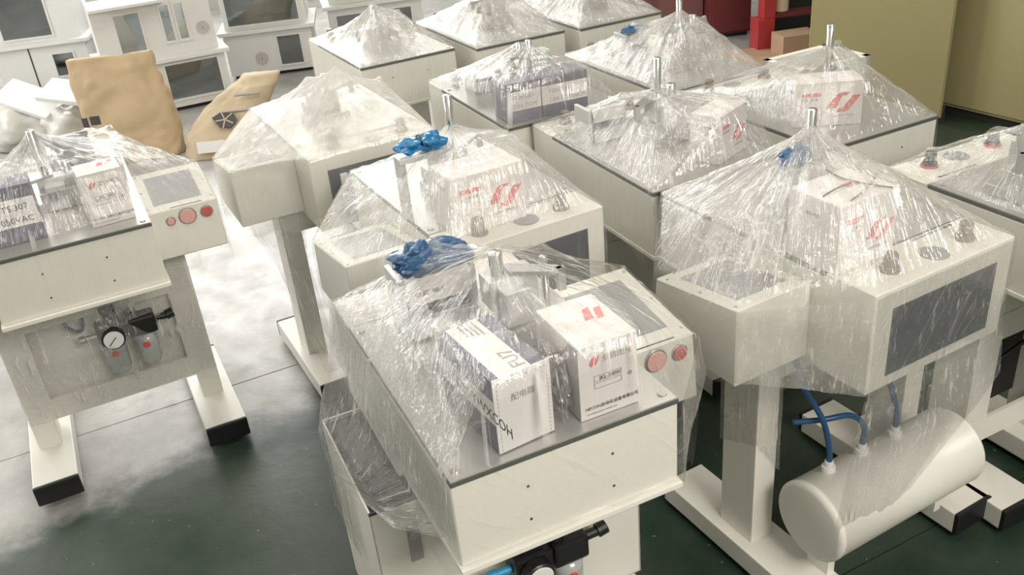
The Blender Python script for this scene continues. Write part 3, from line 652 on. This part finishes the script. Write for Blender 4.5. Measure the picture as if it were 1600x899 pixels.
film('A', 'clear stretch film pulled over the nearest press and its two cartons', [(.035, .345, 1.14), (.165, .40, 1.08), (-.05, .47, 1.125), (-.13, .46, 1.075), (.03, .46, 1.07)], .72, haze=.05, streak=.85, seed=1, boxes=((.098, .105, .118, .16, .15, 0), (-.078, .125, .11, .20, .15, .085)),
     skirt=lambda b: .19 if b[1] < .05 and b[0] > -.2 else (.30 if b[0] < -.2 else .24), amp=.007, skew=-.35, crk=.45, gloss=.09,
     bridge=[([[(.230, -.006, .905), (.34, .12, .875), (.452, .25, .845), (.453, .545, .875)], [(.232, -.008, .80), (.36, .13, .78), (.465, .24, .75), (.468, .545, .76)], [(.232, -.012, .725), (.35, .14, .69), (.455, .25, .66), (.46, .54, .66)], [(.27, .10, .66), (.34, .17, .62), (.40, .28, .59), (.41, .48, .60)]], .16, .7),
     ([[(-.10, .47, 1.08), (-.135, .24, 1.078), (-.138, .015, 1.078)], [(-.18, .56, 1.0), (-.19, .3, 1.005), (-.185, .01, .995)], [(-.231, .722, .927), (-.231, .36, .927), (-.231, -.003, .925)], [(-.240, .722, .76), (-.241, .36, .75), (-.238, .0, .79)]], .20, 1.1)],
     hang=[[[(-.233, .0, .90), (-.233, .36, .91), (-.233, .722, .91)], [(-.24, .03, .78), (-.262, .37, .76), (-.262, .72, .76)], [(-.285, .20, .685), (-.300, .40, .68), (-.300, .71, .68)], [(-.322, .47, .60), (-.324, .55, .60), (-.324, .70, .60)], [(-.322, .46, .40), (-.324, .55, .38), (-.322, .70, .38)]]])
film('B', 'clear stretch film over the press at the left edge', [(-.01, .33, 1.165), (.145, .47, 1.09), (.205, .50, 1.08), (.02, .45, 1.06)], .6, haze=.09, streak=.6, crk=.3, gloss=.07, seed=2, boxes=((.13, .115, .118, .11, .155, .06), (-.145, .13, .20, .10, .165, 0)), amp=.006,
     skirt=lambda b: .22, hang=[[[(-.30, .352, .66), (0, .345, .66), (.30, .352, .66)], [(-.31, .352, .40), (0, .25, .42), (.31, .352, .42)], [(-.312, .354, .19), (0, .356, .19), (.312, .354, .2)]]])
film('R', 'crinkled stretch film over the right press with the corded carton', [(.029, .33, 1.15), (.12, .37, 1.13), (.07, .345, 1.09), (.115, .662, .970), (-.13, .662, .970), (.36, .34, 1.01)], .75, haze=.24, streak=.95, crk=.75, gloss=.12, seed=3, boxes=((.135, .535, .175, .15, .165, 0),), amp=.009,
     skirt=lambda b: .245 if b[1] > .6 and b[0] < .26 else .2, skew=.3, bridge=[([[(.449, .549, .882), (.34, .640, .90), (.226, .728, .918)], [(.449, .552, .79), (.34, .628, .80), (.227, .729, .80)], [(.449, .553, .70), (.34, .635, .685), (.227, .730, .668)]], .34, .75), ([[(.225, .729, .915), (0, .729, .915), (-.226, .729, .915)], [(.226, .731, .66), (0, .731, .66), (-.226, .731, .66)]], .05, .45)],
     hang=[[[(.24, .50, .66), (.318, .50, .66), (.318, .36, .66)], [(.235, .495, .40), (.316, .496, .50), (.317, .36, .46)], [(.232, .495, .30), (.314, .494, .42), (.316, .36, .36)]],
           [[(-.235, .732, .66), (0, .732, .66), (.235, .732, .66)], [(-.24, .742, .55), (.0, .745, .50), (.262, .735, .52)], [(-.235, .70, .425), (.05, .748, .33), (.305, .735, .21)]]])
film('C', 'bright milky stretch film over the press with the power switch', [(-.03, .36, 1.105), (.075, .34, 1.08), (-.187, .36, 1.03), (-.24, .45, .985), (.115, .662, .972), (-.13, .662, .972), (.2, .42, 1.03)], .6, haze=.62, streak=.5, seed=4, crk=.5, amp=.006,
     skirt=lambda b: .21, hang=[[[(.43, .54, .69), (.34, .54, .69), (.24, .54, .69)], [(.36, .56, .50), (.32, .56, .50), (.25, .55, .50)], [(.33, .60, .28), (.30, .60, .27), (.24, .58, .28)], [(.30, .68, .10), (.27, .68, .10), (.22, .66, .10)]]])
film('D', 'milky stretch film over the press with the blue tied bundle', [(.014, .33, 1.11), (.145, .42, 1.085), (.115, .662, .970), (-.13, .662, .970), (-.10, .5, 1.09), (-.12, .40, 1.07)], .65, haze=.30, streak=.6, seed=5, crk=.4, gloss=.09, boxes=((.07, .585, .205, .13, .155, 0),), amp=.006)
film('G', 'streaky stretch film over the middle press with twin columns', [(.013, .33, 1.09), (.055, .32, 1.062), (-.13, .43, 1.035), (-.05, .43, 1.06)], .75, haze=.13, streak=.75, crk=.6, seed=6, boxes=((.0845, .125, .16, .095, .14, .44),), amp=.006)
film('F', 'stretch film tent over the press beside the khaki cabinets', [(.088, .33, 1.10), (.16, .36, 1.095)], .85, haze=.16, streak=.7, crk=.6, seed=7, boxes=((-.062, .19, .205, .11, .135, -.5),), amp=.006)
film('H', 'stretch film tent over the press with the two dark cartons', [(.038, .33, 1.095), (.0, .345, 1.10), (-.13, .43, 1.005)], .85, haze=.18, streak=.75, crk=.7, seed=8, boxes=((-.138, .085, .125, .12, .135, -.05), (.012, .075, .172, .12, .135, -.06)), amp=.006)
film('K', 'puffy stretch film over the press by the maroon panels', [(.075, .33, 1.11), (.141, .33, 1.05), (-.06, .44, 1.065), (.2, .33, 1.06)], .7, haze=.26, streak=.6, seed=9, boxes=((.02, .19, .16, .12, .11, 0),), amp=.008)
film('I', 'white crumpled stretch film over the leftmost back-row press', [(-.012, .33, 1.11), (.12, .36, 1.05), (-.15, .3, 1.0)], .6, haze=.36, streak=.6, seed=10, boxes=((-.02, .2, .2, .14, .11, 0),), amp=.012)
film('J', 'stretch film over the middle back-row press', [(.01, .33, 1.12), (.15, .3, 1.06), (-.1, .3, 1.05)], .75, haze=.30, streak=.7, seed=11, amp=.008)
film('L', 'stretch film over the rightmost back-row press', [(.01, .33, 1.12), (.12, .3, 1.06)], .75, haze=.26, streak=.7, seed=12, amp=.008)
film('E', 'ribbed stretch film pulled over the stop knobs at the right edge', [(-.115, .40, 1.11), (-.08, .42, 1.11), (-.13, .662, .97), (.115, .662, .97)], .75, haze=.10, streak=.7, gloss=.12, seed=13, amp=.006)

# ------------------------------------------------------------------ background: paper sacks, foam, white enclosures
def sack(label, base, path, secs, m, seed, name='paper_sack'):
    """loft of flattened rings along a path; secs = (half width, half depth, exponent)"""
    t = thing(name, label, 'sack', base, .35)
    bm = B(); rings = []; n = 72; ns = len(path)
    for (p, (a, b, ex)) in zip(path, secs):
        ring = []
        for i in range(n):
            th = 2*PI*i/n; c, s = math.cos(th), math.sin(th)
            x = a*math.copysign(abs(c)**ex, c); y = b*math.copysign(abs(s)**ex, s)
            v = Vector((p[0]+x, p[1]+y, p[2])); k = noise.noise(v*5+Vector((seed, 0, 0)))*.024+abs(noise.noise(v*11+Vector((0, seed, 0))))*.022-.01
            ring.append(bm.verts.new(v+Vector((c*k, s*k, k*.5 if p[2] > .02 else 0))))
        rings.append(ring)
    for A_, B_ in zip(rings, rings[1:]):
        for i in range(n): bm.faces.new((A_[i], A_[(i+1) % n], B_[(i+1) % n], B_[i]))
    bm.faces.new(rings[0][::-1]); bm.faces.new(rings[-1]); obj('sack_body', bm, m, t, True); return t
def lerp_path(ps, n):
    out = []
    for i in range(n+1):
        f = i/n*(len(ps)-1); k = min(int(f), len(ps)-2); s = f-k; out.append(tuple(ps[k][q]*(1-s)+ps[k+1][q]*s for q in range(3)))
    return out
s1 = sack('tall open tan paper sack standing left of the lying sack', (-2.34, 5.85, 0), lerp_path([(0, 0, 0), (-.01, .02, .2), (-.03, .03, .45), (-.05, .04, .66)], 34),
          lerp_path([(.29, .13, .6), (.30, .14, .6), (.29, .10, .6), (.285, .045, .5), (.27, .022, .5)], 34), 'kraft', 3)
s1.rotation_euler = (0, 0, .1)
obj('printed_block', bx((-.26, -.150, .27), (-.225, -.144, .33)), 'ink', s1); obj('printed_block', bx((-.21, -.152, .28), (-.15, -.146, .335)), 'ink', s1); obj('printed_block', bx((-.215, -.152, .245), (-.14, -.146, .257)), 'inkgrey', s1)
s2 = sack('filled tan paper sack with dark star emblem slumping beside the tall sack', (-1.78, 5.78, 0), lerp_path([(0, 0, 0), (.02, .03, .12), (.12, .10, .25), (.24, .18, .37), (.30, .23, .42)], 30),
          lerp_path([(.26, .17, .75), (.27, .18, .8), (.22, .15, .85), (.165, .12, .85), (.12, .06, .8)], 30), 'kraft2', 9)
s2.rotation_euler = (0, 0, .05)
hexm = Matrix.Translation((.07, -.085, .225)) @ Matrix.Rotation(-.75, 4, 'X') @ Matrix.Rotation(.25, 4, 'Y')
obj('emblem', flat([(-.085, .0), (-.04, .045), (.045, .05), (.075, .01), (.045, -.05), (-.02, -.055)], hexm, .008), 'ink', s2)
for k in range(5):
    aa = k*2*PI/5+.3; bm = bx((0, -.0095, -.004), (.06, -.008, .004)); bmesh.ops.transform(bm, matrix=hexm @ Matrix.Rotation(aa, 4, 'Y'), verts=bm.verts); obj('emblem_ray', bm, 'kraft2', s2)
bm = flat([(-.12, -.035), (.06, -.035), (.06, .035), (-.12, .035)], Matrix.Translation((.0, -.155, .085)) @ Matrix.Rotation(-.25, 4, 'X'), .03); obj('white_label', bm, 'label', s2)
for i in range(3):
    bm = flat([(-.1+i*.02, 0), (.1, 0), (.1, .010), (-.1+i*.02, .010)], Matrix.Translation((.06+i*.07, -.085+.05*i, .17+i*.085)) @ Matrix.Rotation(-.7, 4, 'X'), .013); obj('printed_line', bm, 'inkgrey', s2)
# foam boards and bags at the left edge
for i, (sx, sy, c, rx, ry, rz, lab) in enumerate(((.42, .24, (-3.16, 6.28, .33), .35, .32, -.30, 'white foam board sliding off the bags left of the tall sack'), (.34, .24, (-2.86, 6.22, .37), .28, .16, -.18, 'smaller white foam board leaning against the tall sack'))):
    o = obj('foam_board', bx((-sx/2, -sy/2, -.016), (sx/2, sy/2, .016), .003), 'foam'); o.location = c; o.rotation_euler = (rx, ry, rz); tag(o, lab, 'board')
for i, (c, r, lab) in enumerate((((-3.28, 6.30, .15), (.24, .2, .15), 'lumpy white plastic bag under the foam boards at the left'), ((-2.92, 6.22, .14), (.17, .15, .14), 'smaller white plastic bag tucked behind the tall sack'), ((-3.62, 6.75, .13), (.2, .2, .13), 'white plastic bag on the floor at the left edge'))):
    o = obj('white_bag', blob(B(), (0, 0, 0), r, .35, i*5+1, 4, 1.8), 'bag', None, True); o.location = (c[0], c[1], r[2]*.98); tag(o, lab, 'bag')

def enclosure(label, loc, rz, W, D, zt, hu, lowwins, upwins, fan=None, openlow=False, overhang=.04, flap=False, seams=()):
    """white sheet-metal machine enclosure: base cabinet, table top, upper hood with glazed openings"""
    t = thing('machine_enclosure', label, 'machine', loc, rz, 'white machine enclosures in the background')
    def panel(name, x0, x1, z0, z1, holes, y, th=.025):
        bm = B(); xs = sorted({x0, x1} | {v for h in holes for v in h[:2]}); zs = sorted({z0, z1} | {v for h in holes for v in h[2:]})
        for a, b in zip(xs, xs[1:]):
            for c, d in zip(zs, zs[1:]):
                mx, mz = (a+b)/2, (c+d)/2
                if any(h[0] < mx < h[1] and h[2] < mz < h[3] for h in holes): continue
                box(bm, (a, y, c), (b, y+th, d))
        bmesh.ops.remove_doubles(bm, verts=bm.verts, dist=1e-5); p = obj(name, bm, 'whitebg', t)
        for h in holes:
            e = .014; bm = B(); ya = y-.008
            box(bm, (h[0]-e, ya, h[2]-e), (h[1]+e, y, h[2])); box(bm, (h[0]-e, ya, h[3]), (h[1]+e, y, h[3]+e)); box(bm, (h[0]-e, ya, h[2]), (h[0], y, h[3])); box(bm, (h[1], ya, h[2]), (h[1]+e, y, h[3]))
            wf = obj('window_frame', bm, 'whitebg', p); obj('pane', bx((h[0], y+.008, h[2]), (h[1], y+.012, h[3])), 'glass', wf)
    panel('base_front', 0, W, .03, zt, lowwins, 0)
    obj('base_side', bx((0, .026, .03), (.02, D, zt)), 'whitebg', t); obj('base_side', bx((W-.02, .026, .03), (W, D, zt)), 'whitebg', t); obj('base_back', bx((.02, D-.02, .03), (W-.02, D, zt)), 'alu', t)
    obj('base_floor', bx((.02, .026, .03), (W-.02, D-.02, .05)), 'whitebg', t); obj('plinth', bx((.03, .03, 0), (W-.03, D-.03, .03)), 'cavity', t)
    obj('table_top', bx((-overhang, -overhang, zt), (W+overhang, D, zt+.03), .004), 'whitebg', t)
    z0 = zt+.03; panel('hood_front', .02, W-.02, z0, z0+hu, upwins, .05)
    obj('hood_side', bx((.02, .076, z0), (.04, D, z0+hu)), 'whitebg', t); obj('hood_side', bx((W-.04, .076, z0), (W-.02, D, z0+hu)), 'whitebg', t); obj('hood_back', bx((.04, D-.02, z0), (W-.04, D, z0+hu)), 'alu', t)
    if flap:
        bm = bx((.02, -.10, z0+hu), (W*.6, .30, z0+hu+.02)); obj('roof_flap', bm, 'whitebg', t)
    else: obj('hood_roof', bx((.02, .05, z0+hu), (W-.02, D, z0+hu+.02)), 'whitebg', t)
    for x in seams: obj('door_gap', bx((x-.006, -.002, .05), (x+.006, .004, zt-.01)), 'ink', t)
    if fan:
        fx, fz, fr, fy = fan; bm = B()
        for r in (1, .78, .56, .34): 
            m_ = 24
            for k in range(m_):
                a0, a1 = 2*PI*k/m_, 2*PI*(k+1)/m_
                vs_ = [bm.verts.new((fx+q*math.cos(w_), fy, fz+q*math.sin(w_))) for q, w_ in ((fr*r, a0), (fr*r, a1), (fr*(r-.1), a1), (fr*(r-.1), a0))]; bm.faces.new(vs_)
        fg = obj('fan_grille', bm, 'whitebg', t); bm = B(); cyl(bm, (fx, fy+.003, fz), (fx, fy+.002, fz), fr, 28, .0001); obj('fan_opening', bm, 'inkgrey', fg)
    return t
enclosure('white machine enclosure behind the tall paper sack with twin slot windows in its hood', (-2.76, 6.62, 0), .42, .86, .62, .375, .40, [(.42, .80, .09, .345)], [(.17, .34, .47, .74), (.49, .55, .50, .76), (.59, .65, .50, .76)], fan=(.76, .56, .05, .045), flap=True)
enclosure('white machine enclosure with round fan grille right of the twin slot hood', (-2.12, 7.55, 0), .12, .70, .6, .36, .40, [(.42, .60, .08, .31)], [(.06, .62, .42, .76)], fan=(.27, .15, .055, -.006))
enclosure('white machine enclosure with dark door gap at the top left corner', (-4.05, 7.72, 0), .18, .72, .6, .38, .40, [(.44, .60, .12, .30)], [(.10, .48, .45, .78)], seams=(.27,))
enclosure('white machine enclosure frame seen between the fan enclosure and the back-row presses', (-1.32, 8.0, 0), .2, .8, .6, .40, .30, [(.06, .30, .08, .34), (.38, .7, .08, .34)], [(.1, .35, .48, .68)])
enclosure('pale machine enclosure standing behind the dark door gap enclosure', (-3.30, 8.4, 0), .25, .7, .6, .36, .40, [(.3, .5, .1, .3)], [(.1, .5, .45, .7)])

# ------------------------------------------------------------------ background right: khaki cabinets, red stand, maroon panels, tray
def khaki_cab(label, loc, rz, W, D, H):
    t = thing('khaki_cabinet', label, 'cabinet', loc, rz)
    obj('cabinet_body', bx((0, 0, .04), (W, D, H), .006), 'khaki', t); obj('plinth', bx((.02, .02, 0), (W-.02, D-.02, .042)), 'cavity', t)
    for x0 in (0,): obj('door_panel', bx((.012, -.012, .06), (W-.012, -.0005, H-.02), .003), 'khaki', t)
    return t
khaki_cab('left khaki steel cabinet behind the tented press', (1.84, 5.22, 0), -.34, .75, .55, 1.9)
khaki_cab('right khaki steel cabinet turned sideways at the right edge', (2.65, 5.20, 0), -1.05, 1.3, .8, 1.9)
t = thing('steel_tray', 'open white steel tray frame with dark inside left of the khaki cabinets', 'tray', (1.32, 3.76, 0), .43)
bm = B(); Wt, Dt, Ht = .37, .27, .76
for a, b in (((0, 0, .0), (.03, .03, Ht)), ((Wt-.03, 0, 0), (Wt, .03, Ht)), ((0, Dt-.03, 0), (.03, Dt, Ht)), ((Wt-.03, Dt-.03, 0), (Wt, Dt, Ht))): box(bm, a, b)
obj('leg_frame', bm, 'white', t)
bm = B(); box(bm, (0, 0, Ht-.12), (Wt, .03, Ht)); box(bm, (0, Dt-.03, Ht-.12), (Wt, Dt, Ht)); box(bm, (0, .03, Ht-.12), (.03, Dt-.03, Ht)); box(bm, (Wt-.03, .03, Ht-.12), (Wt, Dt-.03, Ht)); obj('rim', bm, 'white', t)
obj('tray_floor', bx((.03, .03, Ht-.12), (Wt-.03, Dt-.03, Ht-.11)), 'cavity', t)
t = thing('red_stand', 'red steel stand with stepped column by the khaki cabinet', 'stand', (2.02, 6.85, 0), .1)
obj('lower_column', bx((0, 0, 0), (.13, .16, .235), .004), 'redmetal', t); obj('upper_column', bx((.05, .02, .235), (.14, .14, 1.2), .004), 'redmetal', t)
obj('shelf_beam', bx((.14, .05, .225), (.75, .16, .26), .003), 'maroon', t); obj('back_sheet', bx((.14, .30, 0), (.9, .32, 1.2)), 'cavity', t)
o = obj('cream_roll', cyl(B(), (2.22, 6.98, .263), (2.22, 6.98, .8), .06, 24, .008), 'cream'); tag(o, 'cream roll standing on the beam of the red stand', 'roll')
for i, (x0, y0, wd, m, lab) in enumerate(((1.78, 7.35, .34, 'maroon', 'maroon steel cabinet left of the red stand'), (1.40, 7.45, .36, 'plum', 'dull plum steel cabinet left of the maroon one'), (1.08, 7.6, .34, 'plum', 'dull plum steel cabinet behind the back-row presses'))):
    t = thing('tool_cabinet', lab, 'cabinet', (x0, y0, 0), .12)
    obj('cabinet_body', bx((0, 0, .03), (wd, .5, 1.3), .005), m, t); obj('door', bx((.01, -.014, .05), (wd-.01, -.0005, 1.28), .003), m, t); obj('plinth', bx((.02, .02, 0), (wd-.02, .48, .032)), 'cavity', t)
    obj('door_handle', bx((wd-.035, -.03, .6), (wd-.025, -.014, .72)), 'steel', t)
o = obj('plywood_sheet', bx((-.5, -.35, 0), (.5, .35, .018), .001), 'wood'); o.location = (1.75, 6.55, 0); o.rotation_euler = (0, 0, .1); tag(o, 'bare plywood sheet on the floor before the red stand', 'board')
o = obj('cardboard_box', bx((-.14, -.1, 0), (.14, .1, .16), .002), 'wood'); o.location = (2.26, 6.72, 0); o.rotation_euler = (0, 0, .15); tag(o, 'small brown cardboard box beside the red stand', 'box')
